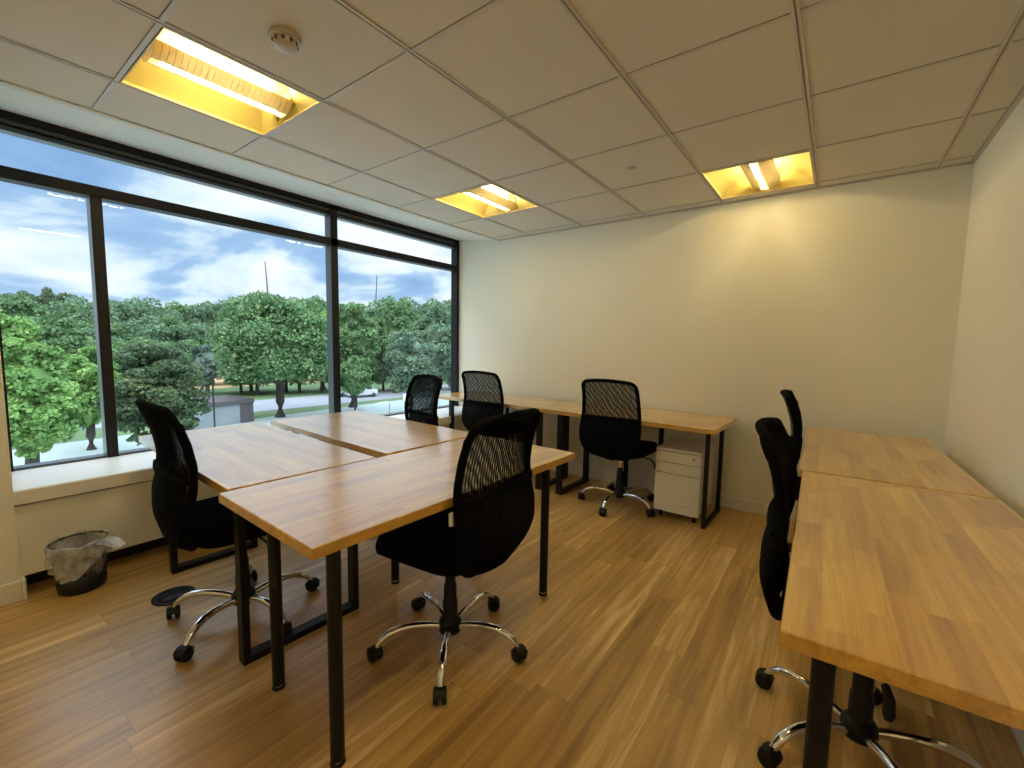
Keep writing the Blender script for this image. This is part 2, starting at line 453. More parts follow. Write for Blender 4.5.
# mullions
def mull(y0, y1, z0, z1):
    m.box(XO, XF, y0+.001, y1, z0, z1)
    m.box(XO, XF-.004, y0-.001, y0+.001, z0, z1, 1)  # lighter side face: sky reflection put into its colour
mull(-3.124, -3.070, SILL, 2.11)
mull(-1.600, -1.535, SILL, 2.43)
m.build('window_1', [A, M['alu_edge']], kind='structure')
g = bpy.data.objects['window_1']
panes = [(-3.508,-3.125,.548,2.102), (-3.070,-1.601,.548,2.102), (-1.535,-.040,.548,2.102), (-3.508,-1.601,2.165,2.356), (-1.535,-.040,2.165,2.356)]
for (a, b, c, d) in panes:
    q = MB(); q.add([(GX, a, c), (GX, b, c), (GX, b, d), (GX, a, d)], [(0,1,2,3)])
    q.build('pane', M['glass'], g, kind='structure')

# ------------------------------------------------------------------ ceiling lights
def make_light(x0, y1, label, low='tube_low'):
    y0 = y1 - SY
    cx = (x0 + x0 + SX)/2; cy = (y0+y1)/2
    t = thing('ceiling_light', label, 'ceiling light', (cx, cy, H), 0, 'recessed ceiling lights')
    hx = SX/2 - .0135; hy = SY/2 - .0115; D = 0.10
    # frame lip
    q = MB()
    q.box(-hx, hx, -hy, -hy+.005, -.002, .012); q.box(-hx, hx, hy-.005, hy, -.002, .012)
    q.box(-hx, -hx+.005, -hy+.005, hy-.005, -.002, .012); q.box(hx-.005, hx, -hy+.005, hy-.005, -.002, .012)
    q.build('frame', M['basket'], t)
    # curved reflectors either side of the basket, with end walls
    q = MB()
    for s_ in (-1, 1):
        G = []
        for k in range(15):
            a = k/14; x = hx - (hx-.10)*a; z = .004 + D*math.sin(a*PI/2)**0.8
            G.append([(s_*x, -hy+.004, z), (s_*x, hy-.004, z)])
        q.grid(G, flip=(s_ < 0))
        for e in (-1, 1):   # arched end cheeks that lean inwards
            G = []
            for k in range(15):
                a = k/14; x = hx - (hx-.10)*a; z = .004 + D*math.sin(a*PI/2)**0.8
                lean = .055*math.sin(a*PI/2)
                G.append([(s_*x, e*(hy-.004), .003), (s_*x, e*(hy-.006-lean), z)])
            q.grid(G, flip=(s_*e > 0))
    q.box(-.104, .104, -hy+.004, hy-.004, D+.004, D+.008)
    for e in (-1, 1): q.box(-.104, .104, e*(hy-.006)-.002, e*(hy-.006)+.002, .004, D+.006)
    q.build('reflector', M['reflector'], t)
    # trough-shaped basket under the lamps, with a long slot and fine ribs
    q = MB()
    R = .098; NA = 14
    def arc(a0, a1, off=0.0):
        return [((R-off)*math.sin(a0+(a1-a0)*k/NA), .074-(R*.72-off)*math.cos(a0+(a1-a0)*k/NA)) for k in range(NA+1)]
    for s_ in (-1, 1):
        for off, fl in ((0, False),):
            P_ = arc(s_*.21, s_*1.22, off)
            q.grid([[(x, -hy+.03, z), (x, hy-.03, z)] for x, z in P_], flip=fl ^ (s_ < 0))
    for k in range(24):
        y = -hy+.03 + (2*hy-.06)*k/23
        for s_ in (-1, 1):
            q.sweep([(x, y, z-.001) for x, z in arc(s_*.21, s_*1.22)], .0012, n=5, up=(0,1,0))
    for e in (-1, 1):
        P_ = arc(-1.22, 1.22)
        q.add([(x, e*(hy-.03), z) for x, z in P_], [tuple(range(NA+1)) if e > 0 else tuple(reversed(range(NA+1)))])
    q.build('basket', M['basket'], t)
    for (x, z, r) in ((-.050, .070, .010), (.050, .070, .010), (0.0, .0105, .0085)):
        e_ = .07 if z < .03 else .115
        q = MB(); q.lathe([(r*.5, -hy+e_-.005), (r, -hy+e_), (r, hy-e_), (r*.5, hy-e_+.005)], (x, 0, z), 12, axis='y')
        q.build('tube', M['tube'] if z > .03 else M[low], t)
    for e in (-1, 1):
        q = MB(); q.bbox(-.075, .075, e*(hy-.022)-.012, e*(hy-.022)+.012, .05, .10, .003); q.build('lamp_holder', M['basket'], t)
    return t
make_light(cols[1], rows[5], 'recessed square ceiling light nearest the camera, the largest in view')
make_light(cols[1], rows[2], 'smallest-looking recessed ceiling light, in line with the largest one towards the window corner')
make_light(cols[4], rows[1], 'recessed ceiling light close to the back wall showing its central basket end on', 'tube_dimmed')
make_light(cols[4], rows[8], 'added unseen ceiling light on the right behind the camera, brightening the room')  # extra fixture out of view, added to lift the room light
make_light(cols[4], rows[5], 'recessed ceiling light over the right desks above the camera')

# smoke detector, sprinkler rose
t = thing('smoke_detector', 'round white smoke detector with dark slots on a ceiling tile', 'smoke detector', (1.745, -2.90, H+.007))
q = MB(); q.lathe([(.052, 0), (.054, -.012), (.050, -.018)], n=32); q.build('base', M['detector'], t)
q = MB(); q.lathe([(.041, -.018), (.042, -.034), (.036, -.044), (.018, -.050), (.0, -.051)], n=32, cap=False); q.build('sensor_head', M['detector'], t)
q = MB()
for k in range(10):
    a = 2*PI*k/10; c, s_ = math.cos(a), math.sin(a)
    q.sweep([(c*.0425, s_*.0425, -.024), (c*.0415, s_*.0415, -.036)], .005, .003, n=4)
q.build('slots', M['detector_dark'], t, kind=None)
q = MB(); q.lathe([(.026, 0.006), (.027, 0), (.012, -.006), (.0, -.006)], n=20, cap=False)
tag(q.build('sprinkler_cover', M['detector'], loc=(2.333, -1.041, H+.0035)), 'tiny round sprinkler cover on a ceiling tile', 'sprinkler')

# ------------------------------------------------------------------ desks
TOP = 0.74; TH = 0.034
def tabletop(L, Wd):
    q = MB(); q.bbox(-L/2, L/2, -Wd/2, Wd/2, TOP-TH, TOP, .0025); return q
def u_frame(x, y0, y1, w=.026):
    """closed rectangular loop of flat bar standing in the yz plane"""
    q = MB(); t_ = .028
    for a, b in ((y0, y0+t_), (y1-t_, y1)): q.bbox(x-w, x+w, a, b, 0.0, TOP-TH, .002)
    q.bbox(x-w, x+w, y0+t_, y1-t_, 0, t_, .002); q.bbox(x-w, x+w, y0+t_, y1-t_, TOP-TH-t_, TOP-TH, .002)
    return q
def round_leg(x, y, r=.021):
    q = MB()
    q.lathe([(r, .018), (r, TOP-TH-.004)], (x, y, 0), 20)
    q.lathe([(.045, TOP-TH-.004), (.045, TOP-TH)], (x, y, 0), 20)
    q.lathe([(r*.75, .008), (r*.75, .018)], (x, y, 0), 16, mi=1)
    q.lathe([(r*1.02, 0), (r*1.1, .003), (r*.9, .008)], (x, y, 0), 20)
    return q
def desk(label, cx, cy, sx, sy, rot, run, legs=(), frames=()):
    """sx, sy size; run: axis the staves run along; legs and frames in world coordinates before the turn"""
    t = thing('desk', label, 'desk', (cx, cy, 0), math.radians(rot), 'wooden office desks')
    if run == 'x':
        o = tabletop(sx, sy).build('desktop', M['wood'], t)
    else:
        o = tabletop(sy, sx).build('desktop', M['wood'], t); o.rotation_euler = (0, 0, PI/2)
    c, s_ = math.cos(math.radians(-rot)), math.sin(math.radians(-rot))
    for (x, y) in legs:
        x -= cx; y -= cy
        round_leg(x*c-y*s_, x*s_+y*c).build('leg', [M['steel'], M['chrome']], t)
    for (x, a, b, *w_) in frames:
        ym = (a+b)/2 - cy; x -= cx; h_ = (b-a)/2
        X, Y = x*c-ym*s_, x*s_+ym*c
        u_frame(X, Y-h_, Y+h_, *(w_ or [.026])).build('leg_frame', M['steel'], t)
    return t
desk('oak desk in front of the central cluster, on slim round black legs',
     2.087, -2.517, .645, 1.345, -1.5, 'y', legs=[(2.31,-3.09), (1.872,-3.057), (2.313,-1.943), (1.88,-1.96)])
desk('oak desk nearest the waste bin, its top white with window glare',
     1.077, -2.812, 1.332, .61, -2.5, 'x', frames=[(0.61, -3.03, -2.60), (1.648, -3.09, -2.59)])
desk('oak desk at the far window side of the central cluster, across a narrow gap',
     1.093, -2.113, 1.315, .640, -2.5, 'x', legs=[(1.632,-2.337), (0.55,-2.30), (0.55,-1.88), (1.632,-1.92)])
desk('oak desk along the back wall ending at the window corner',
     .786, -.358, 1.372, .60, -1.5, 'x', frames=[(0.33, -.60, -.12), (1.40, -.60, -.12)], legs=[(0.66, -.09)])
desk('oak desk along the back wall with the white drawer pedestal under it',
     2.165, -.375, 1.368, .665, -1.5, 'x', frames=[(1.61, -.60, -.10, .026), (2.768, -.57, -.14, .014)], legs=[(1.99, -.075), (2.29, -.075)])
desk('oak desk in the far right corner against the right wall',
     3.627, -.811, .610, 1.30, 1.6, 'y', legs=[(3.43,-0.25), (3.83,-0.25), (3.83,-1.37), (3.45,-1.37)])
desk('oak desk in the near right foreground against the right wall',
     3.672, -2.146, .600, 1.338, 1.6, 'y', legs=[(3.463,-2.70), (3.88,-2.70), (3.85,-1.57), (3.47,-1.57)])

# ------------------------------------------------------------------ chair
BZ0, BZ1 = 0.442, 1.02
def prof_y(z):
    pts = [(.40,-.232), (.47,-.262), (.55,-.280), (.63,-.278), (.70,-.264), (.78,-.258), (.86,-.270), (.94,-.292), (1.03,-.326)]
    for (a, ya), (b, yb) in zip(pts[:-1], pts[1:]):
        if z <= b:
            t = (z-a)/(b-a); t = t*t*(3-2*t)*0.4 + t*0.6
            return ya + (yb-ya)*t
    return pts[-1][1]
def half_w(z):
    pts = [(.44,.175), (.50,.213), (.56,.230), (.64,.232), (.72,.227), (.80,.221), (.90,.215), (1.03,.208)]
    w = pts[-1][1]
    for (a, wa), (b, wb) in zip(pts[:-1], pts[1:]):
        if z <= b:
            w = wa + (wb-wa)*(max(z, a)-a)/(b-a); break
    rt, rb = .045, .060
    if z > BZ1-rt: w -= rt - math.sqrt(max(0, rt*rt - (z-BZ1+rt)**2))
    if z < BZ0+rb: w -= rb - math.sqrt(max(0, rb*rb - (BZ0+rb-z)**2))
    return w
def back_pt(u, z, off=0.0, k=1.0):
    return (u*half_w(z)*k, prof_y(z) + .030*u*u - off, z - (.012*u*u if z > .95 else 0))
def zs(a, b, n=26):
    return [a + (b-a)*(0.5-0.5*math.cos(PI*i/n)) for i in range(n+1)]
def panel(z0, z1, off=0.0, k=1.0, nu=14, nz=26):
    q = MB(); q.grid([[back_pt(-1+2*j/nu, z, off, k) for j in range(nu+1)] for z in zs(z0, z1, nz)]); return q

def make_chair(label):
    t = thing('office_chair', label, 'chair', group='black mesh office chairs')
    P = M['plastic']
    # seat cushion
    q = MB(); n = 40; G = []
    lay = [(.435, .80), (.440, .93), (.452, .985), (.475, 1.0), (.495, .99), (.510, .95), (.518, .86), (.521, .6), (.519, .25), (.518, .01)]
    for (z, k) in lay:
        row = []
        for i in range(n+1):
            a = 2*PI*i/n; c, s_ = math.cos(a), math.sin(a)
            e = .42
            x = math.copysign(abs(c)**e, c)*.238*k; y = math.copysign(abs(s_)**e, s_)*.232*k + .005
            x *= (1.0 + .06*(y/.23)) if True else 1
            dz = -.028*max(0, (y-.10)/.13)**2 + .010*(abs(x)/.23)**2*(1 if z > .5 else 0)
            row.append((x, y, z + dz))
        G.append(row)
    q.grid(G); q.add(G[0][:-1], [tuple(reversed(range(n)))])
    q.build('seat', M['fabric'], t)
    # tilt mechanism
    q = MB(); q.bbox(-.085, .085, -.10, .12, .398, .436, .006); q.bbox(-.05, .05, -.06, .06, .372, .400, .008)
    q.build('mechanism', P, t)
    # gas lift: chrome piston over a black telescopic cover
    q = MB(); q.lathe([(.0140, .20), (.0140, .385)], n=16); q.build('piston', M['chrome'], t)
    q = MB(); q.lathe([(.032, .095), (.031, .20), (.027, .205), (.026, .270), (.022, .275), (.021, .300), (.017, .305)], n=24)
    q.build('gas_lift_cover', P, t)
    q = MB(); q.lathe([(.030, .062), (.046, .068), (.050, .085), (.048, .108), (.034, .128), (.030, .130)], n=28)
    q.build('hub', P, t)
    # five chromed legs with twin wheel casters
    for k in range(5):
        a = 2*PI*k/5 + math.radians(18)
        q = MB()
        pts = [(.040,0,.092), (.08,0,.104), (.12,0,.112), (.16,0,.116), (.20,0,.113), (.232,0,.103), (.256,0,.087), (.272,0,.068), (.280,0,.056)]
        pts = [(x*1.06, y, z) for x, y, z in pts]
        rx = [.0145,.0145,.0150,.0160,.0170,.0175,.0165,.0140,.0120]; ry = [.015,.015,.015,.015,.015,.0145,.0135,.012,.011]
        # refine
        P2 = []; RX = []; RY = []
        for i in range(len(pts)-1):
            for j in range(3):
                f = j/3; P2.append(tuple(pts[i][c]*(1-f)+pts[i+1][c]*f for c in range(3)))
                RX.append(rx[i]*(1-f)+rx[i+1]*f); RY.append(ry[i]*(1-f)+ry[i+1]*f)
        P2.append(pts[-1]); RX.append(rx[-1]); RY.append(ry[-1])
        q.sweep(P2, RX, RY, n=14)
        leg = q.build('leg', M['chrome'], t); leg.rotation_euler = (0, 0, a)
        q = MB()
        q.lathe([(.0055, .045), (.0055, .066)], (.283, 0, 0), 10)
        for s_ in (-1, 1):
            c0 = .006; c1 = .024
            q.lathe([(.006, s_*c0), (.0255, s_*c0), (.0275, s_*(c0+.004)), (.0275, s_*(c1-.005)), (.024, s_*c1), (.010, s_*(c1+.001)), (.001, s_*(c1+.001))],
                    (.290, 0, .0275), 22, axis='y', cap=False)
        # hood
        G = []
        for j in range(9):
            b_ = math.radians(20 + 150*j/8)
            G.append([(.290+.0305*math.cos(b_), y, .0275+.0305*math.sin(b_)) for y in (-.022, -.012, 0, .012, .022)])
        q.grid(G)
        q.lathe([(.012, .040), (.013, .055), (.009, .060)], (.283, 0, 0), 14)
        ca = q.build('caster', P, leg)
        ca.location = (.303, 0, 0); ca.rotation_euler = (0, 0, random.uniform(-1.3, 1.3))
        for v in ca.data.vertices: v.co.x -= .287
    # backrest
    q = panel(BZ0+.004, BZ1-.004, -.007, .985)
    for k in range(1, 32):          # upright threads of the spacer knit, with real depth
        u = -1 + 2*k/32
        q.grid([[back_pt(u, z, off, .975) for off in (-.005, -.0005)] for z in zs(BZ0+.006, BZ1-.006, 14)], mi=1)
    q.build('mesh_panel', [M['net'], M['fabric']], t)
    panel(BZ0+.004, BZ1-.004, .010, .985).build('rear_mesh_panel', M['net3'], t)
    panel(BZ0+.01, .735, .018, .96, nz=16).build('lumbar_panel', M['net2'], t)
    q = MB()
    out = []
    Z = zs(BZ0, BZ1, 30)
    for z in Z: out.append(back_pt(1, z))
    for j in range(1, 12): out.append(back_pt(1-2*j/12, BZ1))
    for z in reversed(Z): out.append(back_pt(-1, z))
    for j in range(1, 12): out.append(back_pt(-1+2*j/12, BZ0))
    # drop duplicates
    o2 = []
    for p in out:
        if not o2 or (Vector(p)-Vector(o2[-1])).length > .004: o2.append(p)
    if (Vector(o2[0])-Vector(o2[-1])).length < .004: o2.pop()
    q.sweep(o2, .0135, .0155, n=12, closed=True, up=(0, 1, 0))
    q.build('back_frame', M['fabric'], t)
    q = MB()
    q.grid([[back_pt(-1+2*j/14, z, off) for j in range(15)] for z, off in ((.722,.004),(.726,.024),(.745,.024),(.750,.004),(.745,-.012),(.726,-.012),(.722,.004))])
    q.build('cross_band', M['fabric'], t)
    # J-shaped spine from under the seat up the back
    q = MB()
    pts = [(0,-.05,.418), (0,-.14,.412), (0,-.20,.412), (0,-.240,.425), (0,-.256,.450), (0,-.268,.50), (0,-.272,.56), (0,-.268,.62), (0,-.258,.68)]
    q.sweep(pts, [.030,.030,.030,.032,.034,.034,.032,.028,.022], [.008]*9, n=12, up=(0,1,0) if False else (0,0.3,1))
    q.build('spine', P, t)
    # height lever with paddle
    q = MB(); q.sweep([(.06, .02, .415), (.20, .02, .410), (.245, .025, .400)], .005, n=8)
    q.sweep([(.235, .022, .400), (.262, .03, .380), (.268, .03, .345), (.270, .03, .330)], [.010, .013, .014, .009], [.006]*4, n=8)
    q.build('lever', P, t)
    return t

proto = None
def chair(label, x, y, head, base=0, tagp=False):
    """head: direction the sitter faces, degrees from +X; base: extra turn of the foot star"""
    global proto
    if proto is None: proto = make_chair(label); o = proto
    else: o = copy_tree(proto)
    o.location = (x, y, 0); o.rotation_euler = (0, 0, math.radians(head-90)); o['label'] = label
    for ch in o.children:
        if ch.name.split('.')[0] == 'leg':
            ch.rotation_euler = (0, 0, ch.rotation_euler.z + math.radians(base))
    return o
CH = []
# copies first take the prototype's pose, so the prototype is turned last
specs = [
 ('black mesh office chair in the centre foreground with its back to the camera', 2.205, -2.505, 183, None),
 ('black mesh office chair at the left, seen side on, at the glare-whitened desk', 1.305, -2.945, 88, None),
 ('black mesh office chair by the window at the far side of the central desks', 0.885, -1.77, 257, None),
 ('black mesh office chair at the back wall desk nearest the window corner', 0.85, -0.48, 90, None),
 ('black mesh office chair in front of the back wall desk, left of the white pedestal', 2.105, -0.485, 90, None),
 ('black mesh office chair facing the right wall, the farther of the two', 3.525, -0.76, 3, None),
 ('black mesh office chair facing the right wall, the nearer of the two', 3.575, -2.08, 1, None),
]
star = [20, 8, 10, 30, -18, 0, 9]    # world direction of one foot of each star
for (lab, x, y, hd, _), st in zip(specs, star):
    o = thing_ = None
    if proto is None:
        proto = make_chair(lab); base_rot = {}
        for ch in proto.children:
            if ch.name.split('.')[0] == 'leg': base_rot[ch.data.name] = ch.rotation_euler.z
        o = proto
    else: o = copy_tree(proto)
    o.location = (x, y, 0); o.rotation_euler = (0, 0, math.radians(hd-90)); o['label'] = lab
    CH.append((o, hd, st))
for o, hd, st in CH:
    k = 0
    for ch in o.children:
        if ch.name.split('.')[0] == 'leg':
            ch.rotation_euler = (0, 0, math.radians(st + 72*k - (hd-90))); k += 1
# small white tag on the frame of the foreground chair
q = MB(); q.bbox(-.244, -.222, -.222, -.207, .655, .700, .002)
q.build('tag', M['tag'], CH[0][0], label='small white tag on the frame')

# ------------------------------------------------------------------ drawer pedestal
t = thing('drawer_pedestal', 'white steel drawer pedestal on casters under the back wall desk', 'cabinet', (2.565, -.33, 0))
hw = .160; y0 = -.215; y1 = .20
q = MB(); q.bbox(-hw, hw, y0+.014, y1, .065, .512, .004); q.bbox(-hw-.001, hw+.001, y0-.004, y1, .512, .530, .005)
q.build('body', M['cab'], t)
q = MB(); q.box(-hw+.004, hw-.004, y0+.008, y0+.016, .07, .512); q.build('front_gap', M['cab_gap'], t)
def drawer(z0, z1):
    q = MB(); N = 8
    xs = [-hw+.001 + (2*hw-.002)*i/N for i in range(N+1)]
    V = []
    for x in xs:
        u = x/hw; y = y0 - .006 + .006*u*u
        V += [(x, y, z0), (x, y, z1), (x, y0+.012, z0), (x, y0+.012, z1)]
    F = []
    for i in range(N):
        a = 4*i; b = 4*(i+1)
        F += [(a, b, b+1, a+1), (a+1, b+1, b+3, a+3), (a+2, b+2, b, a)]
    F += [(0, 1, 3, 2), (4*N, 4*N+2, 4*N+3, 4*N+1)]
    q.add(V, F); return q
for (a, b) in ((.432, .508), (.352, .427), (.060, .347)):
    d = drawer(a, b).build('drawer', M['cab'], t)
    if b > .5:
        q = MB(); q.lathe([(.009, 0), (.009, -.004), (.0, -.0045)], (hw-.05, y0-.003, .475), 14, axis='y', cap=False)
        q.build('lock', M['lock'], d)
    if a < .1:
        q = MB(); q.box(.028, .062, y0-.0075, y0-.0045, .115, .121); q.build('badge', M['badge'], d)
for sx in (-1, 1):
    for sy in (-1, 1):
        q = MB(); cx = sx*(hw-.04); cy = (y0+.05 if sy < 0 else y1-.05)
        q.lathe([(.004, -.010), (.024, -.010), (.026, 0), (.024, .010), (.004, .010)], (cx, cy, .026), 18, axis='x')
        q.bbox(cx-.016, cx+.016, cy-.02, cy+.02, .045, .066, .002)
        q.build('caster', M['plastic'], t)

# ------------------------------------------------------------------ waste bin with liner
t = thing('waste_bin', 'small black wire mesh waste bin with a clear liner beside the window wall', 'bin', (.420, -3.350, 0))
q = MB(); HB = .245; R0 = .086; R1 = .112
q.lathe([(R0, .004), (R0+(R1-R0)*.5, HB/2), (R1, HB)], n=48, cap=False); q.build('mesh_wall', M['wire'], t)
q = MB()
q.sweep([(R1*math.cos(2*PI*k/48), R1*math.sin(2*PI*k/48), HB) for k in range(48)], .0045, n=8, closed=True)
q.build('rim', M['steel'], t)
q = MB(); q.lathe([(R0, 0), (R0+.004, .004), (R0+.010, .045), (R0+.006, .05), (R0-.002, .05)], n=40); q.build('base', M['steel'], t)
q = MB()
rng = np.random.RandomState(5); n = 72; G = []
ph = rng.rand(6)*6.28
def wob(a, z, s=1): return s*(.004*math.sin(9*a+ph[0]+z*20) + .003*math.sin(17*a+ph[1]-z*35) + .003*math.sin(5*a+ph[2]+z*60))
prof = [(.6,.05),(.80,.06),(.90,.12),(.96,.20),(.99,HB+.004),(1.05,HB+.012),(1.09,HB-.002)]
for (k, z) in prof:
    row = []
    for i in range(n+1):
        a = 2*PI*i/n
        rr = (R0+(R1-R0)*min(1, z/HB))*k + wob(a, z, .6)*(1 if k < 1 else .6)
        row.append((rr*math.cos(a), rr*math.sin(a), z + (.006*math.sin(7*a+ph[3]) if k > 1 else 0)))
    G.append(row)
# outer hanging skirt, uneven length, low towards the camera
for lv in range(1, 9):
    row = []
    for i in range(n+1):
        a = 2*PI*i/n
        drop = .075 + .075*max(0, math.cos(a+0.9))**1 + .02*math.sin(3*a+ph[4])
        z = HB - drop*lv/8*1.0
        rr = R0+(R1-R0)*(z/HB) + .010 + wob(a, z, 1.2) + .004*lv/8
        row.append((rr*math.cos(a), rr*math.sin(a), z + .004*math.sin(11*a+lv)))
    G.append(row)
q.grid(G)
# corner of the bag sticking out towards the desks
b0 = math.radians(40); c, s_ = math.cos(b0), math.sin(b0)
def R_(r, w, z):
    r -= .012
    return (r*c - w*s_, r*s_ + w*c, z)
q.grid([[R_(.125, -.05, HB), R_(.13, 0, HB+.012), R_(.125, .05, HB)],
        [R_(.16, -.04, HB-.004), R_(.165, .005, HB+.014), R_(.16, .045, HB+.002)],
        [R_(.20, -.035, HB-.02), R_(.21, .0, HB-.002), R_(.20, .03, HB-.012)],
        [R_(.225, -.03, HB-.026), R_(.235, -.005, HB-.018), R_(.23, .012, HB-.022)]])
q.build('liner', M['film'], t)

# floor box cover
t = thing('floor_box', 'round black floor box lid beside the caster of the left chair', 'floor box', (.875, -3.095, 0))
q = MB(); q.lathe([(.088, 0), (.088, .004), (.078, .006), (.070, .006), (.070, .001)], n=40, cap=False); q.build('ring', M['steel'], t)
q = MB(); q.lathe([(.068, .0), (.068, .003), (.0, .003)], n=40, cap=False); q.build('lid', M['plastic'], t)

# ------------------------------------------------------------------ outside
CAM = Vector((3.444394892507848, -3.7621982126882805, 1.27199189521874))
r_ = Vector((0.80193163, 0.59720639, 0.01581735)); u_ = Vector((-0.0664264, 0.06282306, 0.99581163)); f_ = Vector((-0.59371137, 0.79962353, -0.09005007))
FPX = 436.9554
GZ = -8.0
def at(px, dist):
    """ground position seen in the direction of picture column px (at the horizon), dist metres off"""
    d = r_*(px-512)/FPX - u_*(344-384)/FPX + f_
    d.z = 0; d.normalize()
    return CAM.x + d.x*dist, CAM.y + d.y*dist
def height_for(px, py, dist):
    d = r_*(px-512)/FPX - u_*(py-384)/FPX + f_
    return CAM.z + dist*d.z/math.hypot(d.x, d.y) - GZ
def width_for(p0, p1, dist):
    a = Vector(at(p0, dist)); b = Vector(at(p1, dist)); return (a-b).length

q = MB(); q.box(-420, -2, -200, 500, GZ-1, GZ-.04); q.build('ground', M['grass'], kind='structure')
def strip(name, mat_, x0, x1, y0, y1, z, x0b=None, x1b=None):
    x0b = x0 if x0b is None else x0b; x1b = x1 if x1b is None else x1b
    q = MB(); q.add([(x0,y0,z),(x1,y0,z),(x1b,y1,z),(x0b,y1,z),(x0,y0,z-.06),(x1,y0,z-.06),(x1b,y1,z-.06),(x0b,y1,z-.06)],
                    [(0,1,2,3),(7,6,5,4),(0,4,5,1),(1,5,6,2),(2,6,7,3),(3,7,4,0)])
    return q.build(name, mat_, kind='structure')
strip('road', M['road'], -72, -60, -60, 90, GZ, -66, -54)
strip('paving', M['paving'], -47, -5, -60, 90, GZ-.005, -56, -5)
strip('field', M['sandfield'], -175, -92, 20, 60, GZ)

rs = np.random.RandomState(11)
def foliage_mesh(name, rx, rz, n_clump, per, size, seed, kind='round', squash=0.8):
    """a crown centred on the origin: leaf clumps over an ellipsoid of radii rx, rz"""
    R = np.random.RandomState(seed)
    cs = []; rr = []
    for i in range(n_clump):
        if kind == 'cedar':
            lv = R.randint(0, 6); z = -0.85 + 1.7*lv/5 + R.uniform(-.16, .16)
            lim = math.sqrt(max(.05, 1 - (z*.9)**2)); a = R.uniform(0, 2*PI); k = math.sqrt(R.uniform(.05, 1))*lim
            cs.append((k*math.cos(a)*rx, k*math.sin(a)*rx, z*rz)); rr.append((rx*.30, rz*.13))
        elif kind == 'fir':
            z = R.uniform(-1, 1); lim = (1-z)/2*0.9+.05; a = R.uniform(0, 2*PI); k = math.sqrt(R.uniform(.3, 1))*lim
            cs.append((k*math.cos(a)*rx, k*math.sin(a)*rx, z*rz)); rr.append((rx*.25, rx*.18))
        else:
            d = R.normal(size=3); d /= np.linalg.norm(d); k = R.uniform(.30, 1.0)**.5*.84
            if d[2] < -.2: d[2] *= .75
            cs.append((d[0]*rx*k, d[1]*rx*k, d[2]*rz*k)); s = R.uniform(.13, .30); rr.append((rx*s, rx*s*.8))
    cs = np.array(cs)
    if kind == 'round':
        zz_ = np.clip(-cs[:, 2]/rz, 0, 1); cs[:, :2] *= (1 + .55*zz_*zz_)[:, None]
    rr = np.array(rr)
    N = n_clump*per
    ci = np.repeat(np.arange(n_clump), per)
    d = R.normal(size=(N, 3)); d /= np.linalg.norm(d, axis=1)[:, None]
    d[:, 2] = np.where(R.rand(N) < .6, np.abs(d[:, 2]), d[:, 2])
    rad = R.uniform(.75, 1.06, size=(N, 1))
    pos = cs[ci] + d*rad*np.stack([rr[ci, 0], rr[ci, 0], rr[ci, 1]], 1)
    nrm = d*0.4 + R.normal(size=(N, 3))*.8 + np.array([0, 0, .25]); nrm /= np.linalg.norm(nrm, axis=1)[:, None]
    t1 = np.cross(nrm, R.normal(size=(N, 3))); t1 /= np.linalg.norm(t1, axis=1)[:, None]
    t2 = np.cross(nrm, t1)
    s = size*R.uniform(.55, 1.25, size=(N, 1))
    a = pos - t1*s*.5 - t2*s*.2; b = pos + t1*s*.1 - t2*s*.55; c = pos + t1*s*.6 + t2*s*.1; e = pos - t1*s*.05 + t2*s*.55
    V = np.stack([a, b, c, e], 1).reshape(-1, 3)
    # dark inner mass so that no sky shows through
    nu, nv = 14, 9
    core = []
    cf = []
    for j in range(nv+1):
        th = PI*j/nv
        for i in range(nu):
            ph_ = 2*PI*i/nu; k = .60*(1 + .14*math.sin(3*ph_+seed) * math.sin(2*th+seed))
            if kind == 'fir': k *= .55
            if kind == 'cedar': k *= .8
            core.append((math.sin(th)*math.cos(ph_)*rx*k, math.sin(th)*math.sin(ph_)*rx*k, math.cos(th)*rz*k))
    o = len(V)
    for j in range(nv):
        for i in range(nu):
            i2 = (i+1) % nu
            cf.append((o+j*nu+i, o+(j+1)*nu+i, o+(j+1)*nu+i2, o+j*nu+i2))
    V = np.concatenate([V, np.array(core)])
    nf = N + len(cf)
    loops = np.concatenate([np.arange(4*N), np.array(cf).reshape(-1)]).astype(np.int32)
    me = bpy.data.meshes.new(name)
    me.vertices.add(len(V)); me.vertices.foreach_set('co', V.astype(np.float32).ravel())
    me.loops.add(4*nf); me.loops.foreach_set('vertex_index', loops)
    me.polygons.add(nf)
    me.polygons.foreach_set('loop_start', np.arange(0, 4*nf, 4, dtype=np.int32))
    me.polygons.foreach_set('loop_total', np.full(nf, 4, dtype=np.int32))
    me.update(calc_edges=True)
    return me

